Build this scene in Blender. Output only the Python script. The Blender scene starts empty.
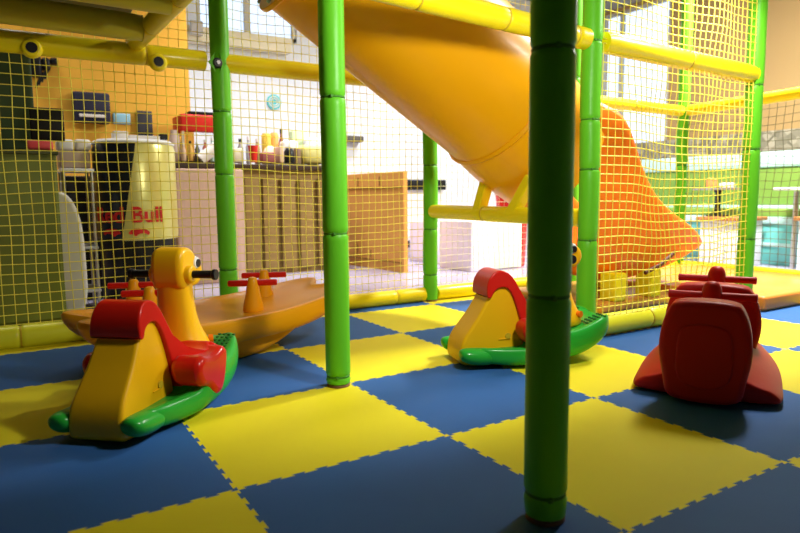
import bpy, bmesh, math, random
from mathutils import Vector, Matrix, noise
random.seed(7)
C = bpy.context.scene.collection
PI = math.pi
R = math.radians

# ------------------------------------------------------------------ camera
F = 624.73
PITCH, YAW, ROLL = 0.110200, 0.554586, -0.009040
CAM = Vector((-1.0023, -1.3609, 0.6641))
fw = Vector((math.sin(YAW)*math.cos(PITCH), math.cos(YAW)*math.cos(PITCH), -math.sin(PITCH)))
rt = Vector((math.cos(YAW), -math.sin(YAW), 0))
up = rt.cross(fw)
r2 = rt*math.cos(ROLL)+up*math.sin(ROLL)
u2 = -rt*math.sin(ROLL)+up*math.cos(ROLL)
def at(x, y, X=None, Y=None, Z=None):
    d = fw + r2*((x-400)/F) - u2*((y-266.5)/F)
    if X is not None: t = (X-CAM.x)/d.x
    elif Y is not None: t = (Y-CAM.y)/d.y
    else: t = (Z-CAM.z)/d.z
    return CAM + d*t
def pr(P):
    d = Vector(P)-CAM; z = d.dot(fw)
    return 400+F*d.dot(r2)/z, 266.5-F*d.dot(u2)/z, z
cd = bpy.data.cameras.new('camera'); cam = bpy.data.objects.new('camera', cd); C.objects.link(cam)
M4 = Matrix((r2, u2, -fw)).transposed().to_4x4(); M4.translation = CAM
cam.matrix_world = M4
cd.sensor_width = 36; cd.lens = F/800*36
cd.clip_start = .02; cd.clip_end = 100
cd.dof.use_dof = True; cd.dof.focus_distance = 2.35; cd.dof.aperture_fstop = 3.2
bpy.context.scene.camera = cam
sc = bpy.context.scene
sc.view_settings.view_transform = 'Standard'; sc.view_settings.look = 'None'
sc.view_settings.gamma = 1; sc.view_settings.exposure = 0.0; sc.view_settings.use_curve_mapping = False

# ------------------------------------------------------------------ materials
def mat(name, col, rough=.5, metal=0, bump=0, bscale=40, var=0, vscale=3, coat=0, emit=0, trans=0, spec=.25, alpha=1, stretch=None, sheen=0):
    m = bpy.data.materials.new(name); m.use_nodes = True
    nt = m.node_tree; b = nt.nodes['Principled BSDF']
    c4 = (*col, 1)
    b.inputs['Base Color'].default_value = c4
    b.inputs['Roughness'].default_value = rough; b.inputs['Metallic'].default_value = metal
    b.inputs['Specular IOR Level'].default_value = spec if not (metal or trans) else .5
    if coat: b.inputs['Coat Weight'].default_value = coat; b.inputs['Coat Roughness'].default_value = .12
    if trans: b.inputs['Transmission Weight'].default_value = trans
    if alpha < 1: b.inputs['Alpha'].default_value = alpha
    if emit: b.inputs['Emission Color'].default_value = c4; b.inputs['Emission Strength'].default_value = emit
    tc = nt.nodes.new('ShaderNodeTexCoord')
    mp = nt.nodes.new('ShaderNodeMapping'); nt.links.new(tc.outputs['Object'], mp.inputs[0])
    if stretch: mp.inputs['Scale'].default_value = stretch
    if bump:
        n = nt.nodes.new('ShaderNodeTexNoise'); n.inputs['Scale'].default_value = bscale; n.inputs['Detail'].default_value = 3
        nt.links.new(mp.outputs[0], n.inputs['Vector'])
        bp = nt.nodes.new('ShaderNodeBump'); bp.inputs['Strength'].default_value = bump; bp.inputs['Distance'].default_value = .01
        nt.links.new(n.outputs['Fac'], bp.inputs['Height']); nt.links.new(bp.outputs[0], b.inputs['Normal'])
    if var:
        n = nt.nodes.new('ShaderNodeTexNoise'); n.inputs['Scale'].default_value = vscale; n.inputs['Detail'].default_value = 4
        nt.links.new(mp.outputs[0], n.inputs['Vector'])
        r = nt.nodes.new('ShaderNodeMix'); r.data_type = 'RGBA'
        r.inputs['A'].default_value = (*[max(0, c*(1-var)) for c in col], 1); r.inputs['B'].default_value = (*[min(1, c*(1+var)) for c in col], 1)
        nt.links.new(n.outputs['Fac'], r.inputs['Factor']); nt.links.new(r.outputs['Result'], b.inputs['Base Color'])
    return m
GREEN = mat('green_vinyl', (.13, .56, .02), .40, bump=.25, bscale=22, stretch=(1, 1, .35))
YELLOWV = mat('yellow_vinyl', (.88, .72, .006), .38, bump=.25, bscale=20, coat=.15)
SEAM = mat('dark_seam', (.06, .24, .02), .6)
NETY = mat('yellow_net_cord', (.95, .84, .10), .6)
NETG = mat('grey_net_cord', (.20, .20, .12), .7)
MBLUE = mat('blue_foam', (.035, .13, .38), .60, bump=.12, bscale=260, var=.10, vscale=5, spec=.12)
MYEL = mat('yellow_foam', (.86, .75, .02), .60, bump=.12, bscale=260, var=.05, vscale=5, spec=.15)
PGREEN = mat('green_plastic', (.02, .38, .035), .28, coat=.1, var=.06)
PRED = mat('red_plastic', (.62, .012, .006), .28, coat=.1, var=.05)
PDRED = mat('deep_red_plastic', (.46, .012, .010), .45, spec=.15, coat=0, var=.06, bump=.05, bscale=60)
PYEL = mat('yellow_plastic', (.88, .48, .006), .32, coat=.08, var=.05)
PORY = mat('warm_yellow_plastic', (.90, .38, .006), .34, coat=.05, var=.05)
SLIDEY = mat('slide_yellow_plastic', (.95, .44, .003), .34, coat=.05, var=.03)
SLIDEO = mat('slide_orange_plastic', (.88, .19, .003), .42, coat=.0, var=.06)
BLACK = mat('black_plastic', (.012, .012, .014), .35)
STEEL = mat('steel', (.55, .55, .56), .3, metal=1)
DARKM = mat('dark_metal', (.05, .05, .05), .4, metal=.7)
WHITEP = mat('white_plastic', (.82, .82, .82), .4)
GREYP = mat('grey_plastic', (.40, .40, .38), .5)
ORPAD = mat('orange_vinyl', (.82, .26, .04), .40, bump=.2, bscale=15, coat=.1)
TANPAD = mat('tan_orange_vinyl', (.62, .28, .05), .35, bump=.2, bscale=15, coat=.2)
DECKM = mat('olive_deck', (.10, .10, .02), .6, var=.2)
WALLW = mat('white_wall_paint', (.74, .77, .83), .7, bump=.05, bscale=90)
WALLO = mat('orange_wall_paint', (.93, .50, .06), .7, bump=.05, bscale=90)
WALLT = mat('tan_wall_paint', (.50, .33, .14), .7, bump=.05, bscale=90)
CEIL = mat('ceiling_paint', (.30, .29, .26), .8)
PLY = mat('plywood', (.66, .44, .34), .6, var=.15, vscale=6, stretch=(6, 6, .6))
COUNTER = mat('counter_wood', (.30, .19, .055), .55, var=.45, vscale=5, stretch=(1.5, 1, 6))
DARKTOP = mat('dark_countertop', (.06, .035, .02), .35)
CARD = mat('cardboard', (.76, .37, .09), .75, var=.08, vscale=10)
CARDE = mat('cardboard_edge', (.30, .14, .03), .8)
OLIVE = mat('olive_panel', (.17, .20, .04), .6, var=.2, vscale=4)
TEAL = mat('teal_vinyl', (.18, .60, .56), .3, coat=.3, var=.1, vscale=3)
MINT = mat('mint_paint', (.50, .74, .70), .4)
LIME = mat('lime_cushion', (.20, .33, .06), .5, var=.1)
SILVERY = mat('silver_reflect_paint', (.80, .78, .42), .28, metal=.35)  # silver with a yellow reflection mixed into the colour
NAVY = mat('navy_can_paint', (.01, .015, .045), .3)
LREDM = mat('red_lettering', (.60, .02, .02), .5)
REDB = mat('red_case', (.75, .03, .02), .4)
TEALSIGN = mat('teal_sign', (.10, .55, .60), .5)
WOODR = mat('red_wood_edge', (.55, .22, .07), .5, var=.2)
PAPER = mat('paper', (.85, .80, .74), .7, var=.1, vscale=20)
LILAC = mat('lilac_carton', (.80, .72, .82), .6)
CREAMG = mat('pale_green_panel', (.80, .86, .70), .6)
GLASS = mat('clear_glass', (1, 1, 1), .02, trans=1)
FRAMEM = mat('window_frame_paint', (.62, .60, .52), .5)
STONE = None

def floor_mat():
    m = mat('lavender_floor', (.47, .44, .56), .22, var=.06, vscale=1.5, coat=.2)
    nt = m.node_tree; b = nt.nodes['Principled BSDF']
    br = nt.nodes.new('ShaderNodeTexBrick'); br.offset = 0; br.inputs['Scale'].default_value = 1
    br.inputs['Brick Width'].default_value = .6; br.inputs['Row Height'].default_value = .6; br.inputs['Mortar Size'].default_value = .004
    br.inputs['Color1'].default_value = (.50, .46, .60, 1); br.inputs['Color2'].default_value = (.46, .43, .57, 1); br.inputs['Mortar'].default_value = (.28, .26, .30, 1)
    tc = nt.nodes.new('ShaderNodeTexCoord'); nt.links.new(tc.outputs['Object'], br.inputs['Vector'])
    nt.links.new(br.outputs['Color'], b.inputs['Base Color'])
    return m
def mosaic_mat():
    m = mat('grey_mosaic', (.4, .38, .3), .5)
    nt = m.node_tree; b = nt.nodes['Principled BSDF']
    v = nt.nodes.new('ShaderNodeTexVoronoi'); v.inputs['Scale'].default_value = 14
    tc = nt.nodes.new('ShaderNodeTexCoord'); nt.links.new(tc.outputs['Object'], v.inputs['Vector'])
    cr = nt.nodes.new('ShaderNodeValToRGB'); cr.color_ramp.elements[0].color = (.16, .15, .10, 1); cr.color_ramp.elements[1].color = (.55, .50, .38, 1)
    nt.links.new(v.outputs['Color'], cr.inputs[0]); nt.links.new(cr.outputs[0], b.inputs['Base Color'])
    return m
FLOORM = floor_mat(); MOSAIC = mosaic_mat()

# ------------------------------------------------------------------ mesh helpers
def xf(bm, vs, M):
    bmesh.ops.transform(bm, matrix=M, verts=vs)
def box(bm, c, s, rz=0, bev=0, M=None):
    g = bmesh.ops.create_cube(bm, size=1)
    vs = g['verts']
    T = Matrix.Translation(c) @ Matrix.Rotation(rz, 4, 'Z') @ Matrix.Diagonal((*s, 1))
    xf(bm, vs, (M @ T) if M else T)
    if bev:
        es = list({e for v in vs for e in v.link_edges})
        bmesh.ops.bevel(bm, geom=es, offset=bev, segments=3, profile=.5, affect='EDGES')
def ringpts(c, ax, r, n, ref=None, ry=None):
    ax = Vector(ax).normalized()
    ref = Vector(ref) if ref else (Vector((0, 0, 1)) if abs(ax.z) < .9 else Vector((1, 0, 0)))
    a = ax.cross(ref).normalized(); b = ax.cross(a).normalized()
    ry = r if ry is None else ry
    return [Vector(c)+a*math.cos(2*PI*i/n)*r+b*math.sin(2*PI*i/n)*ry for i in range(n)]
def loft(bm, rings, cap=True, close=True):
    vr = [[bm.verts.new(p) for p in r] for r in rings]
    n = len(rings[0])
    for a, b in zip(vr, vr[1:]):
        for i in range(n if close else n-1):
            j = (i+1) % n
            bm.faces.new((a[i], a[j], b[j], b[i]))
    if cap:
        bm.faces.new(list(reversed(vr[0]))); bm.faces.new(vr[-1])
def tube(bm, pts, r, n=12, cap=True):
    pts = [Vector(p) for p in pts]; rings = []
    for i, p in enumerate(pts):
        d = (pts[min(i+1, len(pts)-1)]-pts[max(i-1, 0)])
        rr = r[i] if isinstance(r, (list, tuple)) else r
        rings.append(ringpts(p, d, rr, n))
    loft(bm, rings, cap)
def lathe(bm, prof, c=(0, 0, 0), n=24, cap=True):
    c = Vector(c)
    loft(bm, [[c+Vector((math.cos(2*PI*i/n)*r, math.sin(2*PI*i/n)*r, z)) for i in range(n)] for r, z in prof], cap)
def prism(bm, poly, a, b, axis='Y', M=None):
    """poly in the plane across `axis`, extruded from a to b"""
    def P(p, t):
        if axis == 'Y': v = Vector((p[0], t, p[1]))
        elif axis == 'X': v = Vector((t, p[0], p[1]))
        else: v = Vector((p[0], p[1], t))
        return M @ v if M else v
    A = [bm.verts.new(P(p, a)) for p in poly]; B = [bm.verts.new(P(p, b)) for p in poly]
    n = len(poly)
    bm.faces.new(A); bm.faces.new(list(reversed(B)))
    for i in range(n):
        j = (i+1) % n
        bm.faces.new((A[j], A[i], B[i], B[j]))
def smoothpoly(pts, it=2):
    for _ in range(it):
        q = []
        for i in range(len(pts)):
            a, b = pts[i], pts[(i+1) % len(pts)]
            q.append((a[0]*.75+b[0]*.25, a[1]*.75+b[1]*.25)); q.append((a[0]*.25+b[0]*.75, a[1]*.25+b[1]*.75))
        pts = q
    return pts
def obj(name, bm, m, parent=None, smooth=True, bevel=0, sub=0, seg=3, loc=None):
    bmesh.ops.recalc_face_normals(bm, faces=bm.faces)
    me = bpy.data.meshes.new(name); bm.to_mesh(me); bm.free()
    for x in (m if isinstance(m, (list, tuple)) else [m]): me.materials.append(x)
    if smooth:
        for p in me.polygons: p.use_smooth = True
        me.set_sharp_from_angle(angle=R(38)) if hasattr(me, 'set_sharp_from_angle') else None
    o = bpy.data.objects.new(name, me); C.objects.link(o)
    if loc: o.location = loc
    if parent: o.parent = parent
    if bevel:
        md = o.modifiers.new('bevel', 'BEVEL'); md.width = bevel; md.segments = seg; md.limit_method = 'ANGLE'; md.angle_limit = R(35); md.use_clamp_overlap = True
    if sub:
        md = o.modifiers.new('subsurf', 'SUBSURF'); md.levels = sub; md.render_levels = sub
    return o
def tag(o, label=None, cat=None, group=None, kind=None):
    if label: o['label'] = label
    if cat: o['category'] = cat
    if group: o['group'] = group
    if kind: o['kind'] = kind
    return o
def thing(name, label, cat, loc=(0, 0, 0), rz=0, group=None):
    o = bpy.data.objects.new(name, None); C.objects.link(o); o.location = loc; o.rotation_euler = (0, 0, rz)
    o.empty_display_size = .05
    return tag(o, label, cat, group)
def copy_tree(o, parent=None):
    c = o.copy(); C.objects.link(c)
    if parent: c.parent = parent
    for ch in [x for x in bpy.data.objects if x.parent == o]: copy_tree(ch, c)
    return c
def struct(name, bm, m, **k):
    return tag(obj(name, bm, m, **k), kind='structure')
def NB(): return bmesh.new()
def bbox(name, m, c, s, parent=None, bev=0, rz=0, **k):
    bm = NB(); box(bm, c, s, rz, bev); return obj(name, bm, m, parent, **k)

# ------------------------------------------------------------------ room shell
XL, XR, YF, YB, ZC = -3.6, 6.5, -3.2, 5.2, 3.3
OY = 4.6; OX = at(190, 100, Y=OY).x
bm = NB(); box(bm, ((XL+XR)/2, (YF+YB)/2, -.07), (XR-XL+.4, YB-YF+.4, .1)); struct('floor', bm, FLOORM, smooth=False)
bm = NB(); box(bm, ((XL+XR)/2, (YF+YB)/2, ZC+.05), (XR-XL+.4, YB-YF+.4, .1)); struct('ceiling', bm, CEIL, smooth=False)
def wall_with_hole(name, axis, pos, a0, a1, hole, m, th=.15):
    bm = NB()
    def seg(u0, u1, z0, z1):
        if u1-u0 < 1e-4 or z1-z0 < 1e-4: return
        if axis == 'Y': box(bm, ((u0+u1)/2, pos+th/2, (z0+z1)/2), (u1-u0, th, z1-z0))
        else: box(bm, (pos+th/2, (u0+u1)/2, (z0+z1)/2), (th, u1-u0, z1-z0))
    if hole:
        h0, h1, hz0, hz1 = hole
        seg(a0, h0, -.02, ZC); seg(h1, a1, -.02, ZC); seg(h0, h1, -.02, hz0); seg(h0, h1, hz1, ZC)
    else: seg(a0, a1, -.02, ZC)
    return struct(name, bm, m, smooth=False)
# back wall (white) with the window that shows above the pelmet
w1a, w1b = at(196, 10, Y=YB).x, at(296, 10, Y=YB).x
wz = at(240, 36, Y=YB).z
wall_with_hole('wall_back', 'Y', YB, OX, XR, (w1a, w1b, wz, ZC-.1), WALLW)
bm = NB(); box(bm, ((XL+OX)/2, OY+.15, ZC/2), (OX-XL, .3, ZC)); struct('wall_back_orange', bm, WALLO, smooth=False)
bm = NB(); box(bm, (OX-.01, (OY+YB)/2+.16, ZC/2), (.1, YB-OY, ZC)); struct('wall_return', bm, WALLW, smooth=False)
# right wall: window then tan
ya, yb = at(668, 100, X=XR).y, at(592, 100, X=XR).y
wz0 = at(640, 152, X=XR).z
wall_with_hole('wall_right', 'X', XR, YF, YB, (ya, min(yb, YB-.1), wz0, ZC-.05), WALLT)
bm = NB(); box(bm, (XL-.05, (YF+YB)/2, ZC/2), (.1, YB-YF, ZC)); struct('wall_left', bm, mat('left_wall', (.12, .13, .07), .8), smooth=False)
bm = NB(); box(bm, ((XL+XR)/2, YF-.05, ZC/2), (XR-XL, .1, ZC)); struct('wall_front', bm, mat('front_wall', (.08, .09, .06), .8), smooth=False)
def window(name, axis, pos, a0, a1, z0, z1, bars):
    bm = NB(); fr = .045
    def seg(u0, u1, q0, q1, t=.05, off=.04):
        if axis == 'Y': box(bm, ((u0+u1)/2, pos+off, (q0+q1)/2), (u1-u0, t, q1-q0))
        else: box(bm, (pos+off, (u0+u1)/2, (q0+q1)/2), (t, u1-u0, q1-q0))
    seg(a0, a0+fr, z0, z1); seg(a1-fr, a1, z0, z1); seg(a0, a1, z0, z0+fr); seg(a0, a1, z1-fr, z1)
    for b in bars: seg(b-.03, b+.03, z0, z1)
    w = struct(name, bm, FRAMEM, smooth=False)
    bm = NB(); seg(a0+.02, a1-.02, z0+.02, z1-.02, .008, .05)
    obj('pane', bm, GLASS, w, smooth=False)
window('window_1', 'Y', YB, w1a, w1b, wz, ZC-.1, [at(248, 20, Y=YB).x])
window('window_2', 'X', XR, ya, min(yb, YB-.1), wz0, ZC-.05, [at(620, 60, X=XR).y])
# pelmet board below the left window
p0, p1 = at(186, 30, Y=YB-.1), at(291, 44, Y=YB-.1)
bm = NB(); box(bm, ((p0.x+p1.x)/2, YB-.06, wz-.06), (p1.x-p0.x, .12, .15)); tag(obj('trim_1', bm, mat('pale_wood', (.72, .66, .48), .6, var=.15), smooth=False, bevel=.006), kind='structure')
# mosaic band on the right wall
z0, z1 = at(770, 151, X=XR).z, at(770, 131, X=XR).z
bm = NB(); box(bm, (XR-.015, (YF+yb)/2, (z0+z1)/2+.0), (.03, yb-YF, z1-z0)); tag(obj('trim_2', bm, MOSAIC, smooth=False), kind='structure')
bm = NB(); box(bm, ((OX+XR)/2, YB-.01, .03), (XR-OX, .02, .1)); tag(obj('baseboard_back', bm, WHITEP, smooth=False), kind='structure')

# ------------------------------------------------------------------ foam mats
T = .6
def edge_pts(a, b):
    a, b = Vector((*a, 0)), Vector((*b, 0)); d = (b-a).normalized(); n = Vector((-d.y, d.x, 0)); L = (b-a).length
    k = 10; P = L/k; h = .0085; f = .0035
    out = [a]
    for i in range(k):
        s = i*P
        for t, o in ((P*.25+f, 0), (P*.25-f, h), (P*.75+f, h), (P*.75-f, 0)):
            if i % 1 == 0: out.append(a+d*(s+t)+n*o)
    return out
def mat_outline(i, j):
    x0, x1, y0, y1 = i*T, (i+1)*T, j*T, (j+1)*T
    e = edge_pts((x0, y0), (x1, y0))
    e += edge_pts((x1, y0), (x1, y1))
    e += list(reversed(edge_pts((x0, y1), (x1, y1))[1:]+[Vector((x1, y1, 0))]))
    e += list(reversed(edge_pts((x0, y0), (x0, y1))[1:]+[Vector((x0, y1, 0))]))
    return e
tiles = []
for j in range(-3, 4):
    for i in range(-6, 9):
        # visible test on a sample lattice of the tile
        vis = 0
        for a in range(7):
            for b in range(7):
                x, y = (i+a/6)*T, (j+b/6)*T
                if y > 1.93: continue
                q = pr((x, y, 0))
                if q[2] > .2 and -6 < q[0] < 806 and 0 < q[1] < 536: vis += 1
        if vis >= 1 and x-0.6 < 4.2: tiles.append((i, j, vis))
own = {
 (-1, 0): 'big bright yellow foam floor mat right below the slim green post in mid picture',
 (0, -1): 'dim yellow foam floor mat just right of the foot of the dark green front post',
 (-1, -1): 'blue foam floor mat at the bottom centre, left of the dark front post',
 (0, 0): 'blue foam floor mat below and left of the middle rocker, behind the dark front post',
 (-2, 0): 'blue foam floor mat under the front end of the left rocking toy',
 (-2, -1): 'yellow foam floor mat cut by the bottom picture edge, left of centre',
 (0, 1): 'pale yellow foam floor mat directly behind the slim green post in mid picture',
 (-1, 1): 'blue foam floor mat between the seesaw and the slim green post',
 (1, 0): 'yellow foam floor mat between the middle rocker and the red tandem rocker',
 (1, -1): 'dark blue foam floor mat under the red tandem rocker',
 (1, 1): 'blue foam floor mat under the rear tip of the middle rocker',
 (0, 2): 'blue foam floor mat just behind the pale yellow one, between seesaw and back rail',
 (1, 2): 'pale yellow foam floor mat touching the back rail beside the short back post',
}
rown = {-3: 'in the nearest row', -2: 'in the second nearest row', -1: 'in the dark post row', 0: 'in the left rocker row',
        1: 'in the seesaw row', 2: 'before the back rail', 3: 'under the back rail'}
ordn = ['leftmost', 'second', 'third', 'fourth', 'fifth', 'sixth', 'seventh']
cnt = {}
for i, j, vis in sorted(tiles):
    yel = (i+j) % 2 != 0
    pts = mat_outline(i, j)
    c = Vector(((i+.5)*T, (j+.5)*T, 0))
    bm = NB()
    top = [bm.verts.new(p-c) for p in pts]
    f = bm.faces.new(top)
    if f.normal.z < 0: f.normal_flip()
    r = bmesh.ops.extrude_face_region(bm, geom=[f])
    bmesh.ops.translate(bm, vec=(0, 0, -.018), verts=[v for v in r['geom'] if isinstance(v, bmesh.types.BMVert)])
    o = obj('foam_mat', bm, MYEL if yel else MBLUE, smooth=False); o.location = c
    col = 'yellow' if yel else 'blue'
    k = cnt.get((j, col), 0); cnt[(j, col)] = k+1
    lab = own.get((i, j)) or (f'{col} foam floor mat, {ordn[k]} {col} one from left {rown[j]}' if k else f'{col} foam floor mat, leftmost {col} one {rown[j]}')
    tag(o, lab, 'floor mat', 'interlocking foam floor mats')

# ------------------------------------------------------------------ play frame: posts, beams
PX = [-.05, 1.26, 2.55, 3.85]; Y0, Y1 = .62, 1.93; ZB = 1.36
def sleeve(bm, p0, p1, r, grooves, n=20, seed=0):
    p0, p1 = Vector(p0), Vector(p1); L = (p1-p0).length; d = (p1-p0)/L
    ts = set([0, L])
    k = max(8, int(L/.05))
    for i in range(k+1): ts.add(round(L*i/k, 4))
    for g in grooves:
        for e in (-.012, -.005, 0, .005, .012): ts.add(round(min(max(g+e, 0), L), 4))
    ts = sorted(ts); rings = []
    for t in ts:
        rr = r*(1+.022*noise.noise(Vector((t*3, seed*7.1, 0))))
        for g in grooves:
            dd = abs(t-g)
            if dd < .011: rr -= r*.13*(1-dd/.011)
        if t == 0 or t == L: rr *= .93
        ring = ringpts(p0+d*t, d, rr, n)
        off = Vector((noise.noise(Vector((t*2.2, seed, 1))), noise.noise(Vector((t*2.2, seed, 5))), 0))*.0035
        rings.append([q+off for q in ring])
    loft(bm, rings)
def post(loc, top, r, label, grooves, seed, shoe=True, group='padded green posts of the play frame'):
    t = thing('padded_post', label, 'post', (loc[0], loc[1], 0), group=group)
    bm = NB(); sleeve(bm, (0, 0, 0.012), (0, 0, top), r, grooves, seed=seed); obj('foam_sleeve', bm, GREEN, t)
    for g in grooves:
        bm = NB(); lathe(bm, [(r*.90, g-.004+.012), (r*.955, g-.002+.012), (r*.955, g+.002+.012), (r*.90, g+.004+.012)], n=20); obj('cable_tie', bm, SEAM, t)
        bm = NB(); box(bm, (-r*.5, -r*.83, g+.012), (.010, .008, .010)); obj('tie_knot', bm, SEAM, t, bevel=.002)
    bm = NB(); lathe(bm, [(r*.92, 0.0), (r*.92, .006), (r*.8, .012)], n=20); obj('foot_flange', bm, mat('rust', (.20, .10, .05), .6) if shoe else SEAM, t)
    return t
TOP = 3.0
post((-.10, -.468), TOP, .044, 'dark unlit padded green post nearest the camera, full picture height', [.045, .455, .93], 1)
post((-.05, .60), TOP, .044, 'bright slim padded green post in mid picture rising from the yellow mats', [.025, .53, .99], 2)
pc = post((PX[0]+.010, Y1), TOP, .048, 'padded green post behind the seesaw with a metal clamp near its top', [.28, .78, 1.1], 3)
post((PX[1], Y1-.01), TOP, .046, 'padded green post under the lower end of the yellow tube slide', [.16, .45, .85], 4)
post((1.238, Y0), TOP, .045, 'padded green post just right of the dark front post, holding the yellow net edge', [.45, .77, .99, 1.33], 5)
post((PX[2], Y0), TOP, .046, 'pale green padded post behind the red tandem rocker, at the right net edge', [.40, .90, 1.25], 6)
post((PX[3], Y1), TOP, .046, 'far padded green post seen through the yellow net, right of the orange chute', [.3, .9, 1.5], 7)
post((PX[2], Y1), TOP, .046, 'padded green post hidden behind the post that holds the yellow net edge', [.3, .9, 1.5], 8)
# clamp fitting on the seesaw post
bm = NB(); tube(bm, [(-.03, -.052, 1.345), (-.03, -.072, 1.345)], [.028, .022], 14); cl = obj('clamp_fitting', bm, DARKM, pc, bevel=.003)
cl['label'] = 'bare dark metal clamp'
bm = NB(); tube(bm, [(-.03, -.068, 1.345), (-.03, -.082, 1.345)], .010, 6); obj('bolt', bm, STEEL, cl)
for s in (-1, 1):
    bm = NB(); prism(bm, [(-.03+s*.012, 1.395), (-.03+s*.045, 1.345), (-.03+s*.012, 1.30), (-.03+s*.022, 1.345)], -.062, -.056); obj('torn_flap', bm, GREEN, pc)

def beam(p0, p1, r, label, grooves=(), m=YELLOWV, seed=1, cat='beam', name='padded_beam', caps=(0, 0), group='padded yellow beams of the play frame', bolts=()):
    p0, p1 = Vector(p0), Vector(p1)
    t = thing(name, label, cat, p0, group=group)
    bm = NB(); sleeve(bm, (0, 0, 0), p1-p0, r, list(grooves), seed=seed); obj('foam_sleeve', bm, m, t)
    d = (p1-p0).normalized()
    for g in grooves:
        bm = NB(); tube(bm, [d*(g-.003), d*(g+.003)], r*.955, 20); obj('cable_tie', bm, SEAM if m is GREEN else DT, t)
    for q in bolts:
        q = Vector(q)-p0-Vector((0, 0, .014))
        bm = NB(); tube(bm, [q+Vector((0, -r*.75, 0)), q+Vector((0, -r*1.22, 0))], [.046, .036], 18); a = obj('joint_collar', bm, m, t, bevel=.006)
        bm = NB(); tube(bm, [q+Vector((0, -r*1.1, 0)), q+Vector((0, -r*1.30, 0))], .023, 14); obj('bolt_socket', bm, BLACK, a)
    return t
DT = mat('dark_yellow_seam', (.62, .44, .02), .6)
b1, b2 = at(31, 47, Y=Y1), at(156, 61, Y=Y1)
beam((-2.6, Y1, ZB-.01), (PX[0]-.07, Y1, ZB), .05, 'padded yellow beam at upper left carrying two dark round bolt sockets', (.5, 1.1, 2.2), seed=3, bolts=[(b1.x, Y1, b1.z), (b2.x, Y1, b2.z)])
beam((PX[0]+.03, Y1, ZB), (PX[1]-.04, Y1, ZB), .048, 'padded yellow beam running right from the clamped post to behind the tube slide', (.6,), seed=4)
beam((PX[1]+.04, Y1, ZB), (PX[2]-.04, Y1, ZB), .046, 'padded yellow beam hidden behind the tube slide, above the back net', (.6,), seed=5)
beam((PX[2]+.04, Y1, ZB+.01), (PX[3]-.04, Y1, ZB), .044, 'far padded yellow beam seen through the net, left of the far green post', (.6,), seed=6)
beam((PX[3], Y1-.05, ZB), (PX[3], Y0+.03, ZB+.03), .044, 'far padded yellow beam running right from the far green post to the picture edge', (.6,), seed=7)
beam((-2.6, Y0, ZB-.03), (-.10, .60, ZB+.03), .046, 'padded yellow beam at the top edge, left of the slim mid post', (.5, 1.2, 1.9), seed=8)
beam((-.0, .60, ZB+.035), (1.195, Y0, ZB-.01), .046, 'padded yellow beam at the top crossing in front of the tube slide', (.30, .72, 1.12), seed=9)
beam((1.31, Y0, ZB-.01), (PX[2]-.03, Y0, ZB-.04), .048, 'thick padded yellow beam across the upper part of the right yellow net', (.62,), seed=10)
beam((-.41, Y0+.03, ZB+.045), (-.45, Y1+.0, ZB+.045), .040, 'padded cross beam under the deck at top left, slanting towards the back beam', (.45, .9), seed=11)
beam((PX[1]-.005, Y1-.05, .575), (PX[1]+.005, Y0+.03, .56), .043, 'padded yellow rail at knee height below the tube slide', (.5,), seed=12, cat='rail', name='padded_rail')
GR = 'padded floor rails round the play area'
LIMEV = mat('lime_yellow_vinyl', (.80, .80, .03), .40, bump=.25, bscale=18, coat=.1)
beam((-2.6, Y1, .05), (PX[0]-.06, Y1, .05), .052, 'lime yellow padded floor rail at far left under the net, behind the seesaw', (.45, 1.05, 1.6, 1.9), m=LIMEV, seed=13, cat='rail', name='floor_rail', group=GR)
beam((PX[0]+.05, Y1, .046), (PX[1]-.05, Y1, .046), .045, 'yellow padded floor rail between the clamped post and the post below the slide', (.5, 1.0), seed=14, cat='rail', name='floor_rail', group=GR)
beam((PX[1]+.05, Y1, .046), (PX[2]-.05, Y1, .046), .045, 'yellow padded floor rail behind the middle rocker, right of the post below the slide', (.5, 1.0), seed=15, cat='rail', name='floor_rail', group=GR)
beam((1.335, Y0, .052), (PX[2]-.05, Y0, .05), .050, 'fat yellow padded floor rail between the middle rocker and the red tandem rocker', (.35, .9), m=LIMEV, seed=16, cat='rail', name='floor_rail', group=GR)
beam((PX[3], Y1-.05, .06), (PX[3], Y0-.1, .06), .052, 'yellow padded floor rail behind the orange landing pad at the right edge', (.5,), seed=17, cat='rail', name='floor_rail', group=GR)
beam((PX[2]+.05, Y1, .06), (PX[3]-.05, Y1, .06), .048, 'far yellow padded floor rail seen through the net below the far green post', (.5,), seed=18, cat='rail', name='floor_rail', group=GR)

# deck platforms above (they shade the foreground)
JO = mat('olive_vinyl', (.55, .48, .04), .42, bump=.25, bscale=18, coat=.1)
def deck(name, x0, x1, y0, y1, label, z=1.47):
    t = thing('deck_platform', label, 'platform', ((x0+x1)/2, (y0+y1)/2, z), group='deck platforms of the play frame')
    n = max(1, round((y1-y0)/.5))
    for k in range(n):
        ya_, yb_ = y0+(y1-y0)*k/n, y0+(y1-y0)*(k+1)/n
        bbox('deck_board', DECKM, (0, (ya_+yb_)/2-(y0+y1)/2, 0), (x1-x0, yb_-ya_-.004, .05), t, bev=.008)
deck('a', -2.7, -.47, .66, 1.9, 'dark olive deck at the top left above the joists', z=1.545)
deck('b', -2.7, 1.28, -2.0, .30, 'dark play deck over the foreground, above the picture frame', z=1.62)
deck('c', 1.30, 3.1, -2.0, .50, 'unseen dark play deck over the red tandem rocker, extended to shade the floor', z=1.85)  # unseen deck, its reach extended to block light from the right panel
beam((-2.6, 1.14, ZB+.075), (-.45, 1.14, ZB+.045), .058, 'upper dark olive padded joist at top left, nearest the camera', (1.2,), m=JO, seed=21, cat='joist', name='padded_joist', group='olive joists under the deck')
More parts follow.
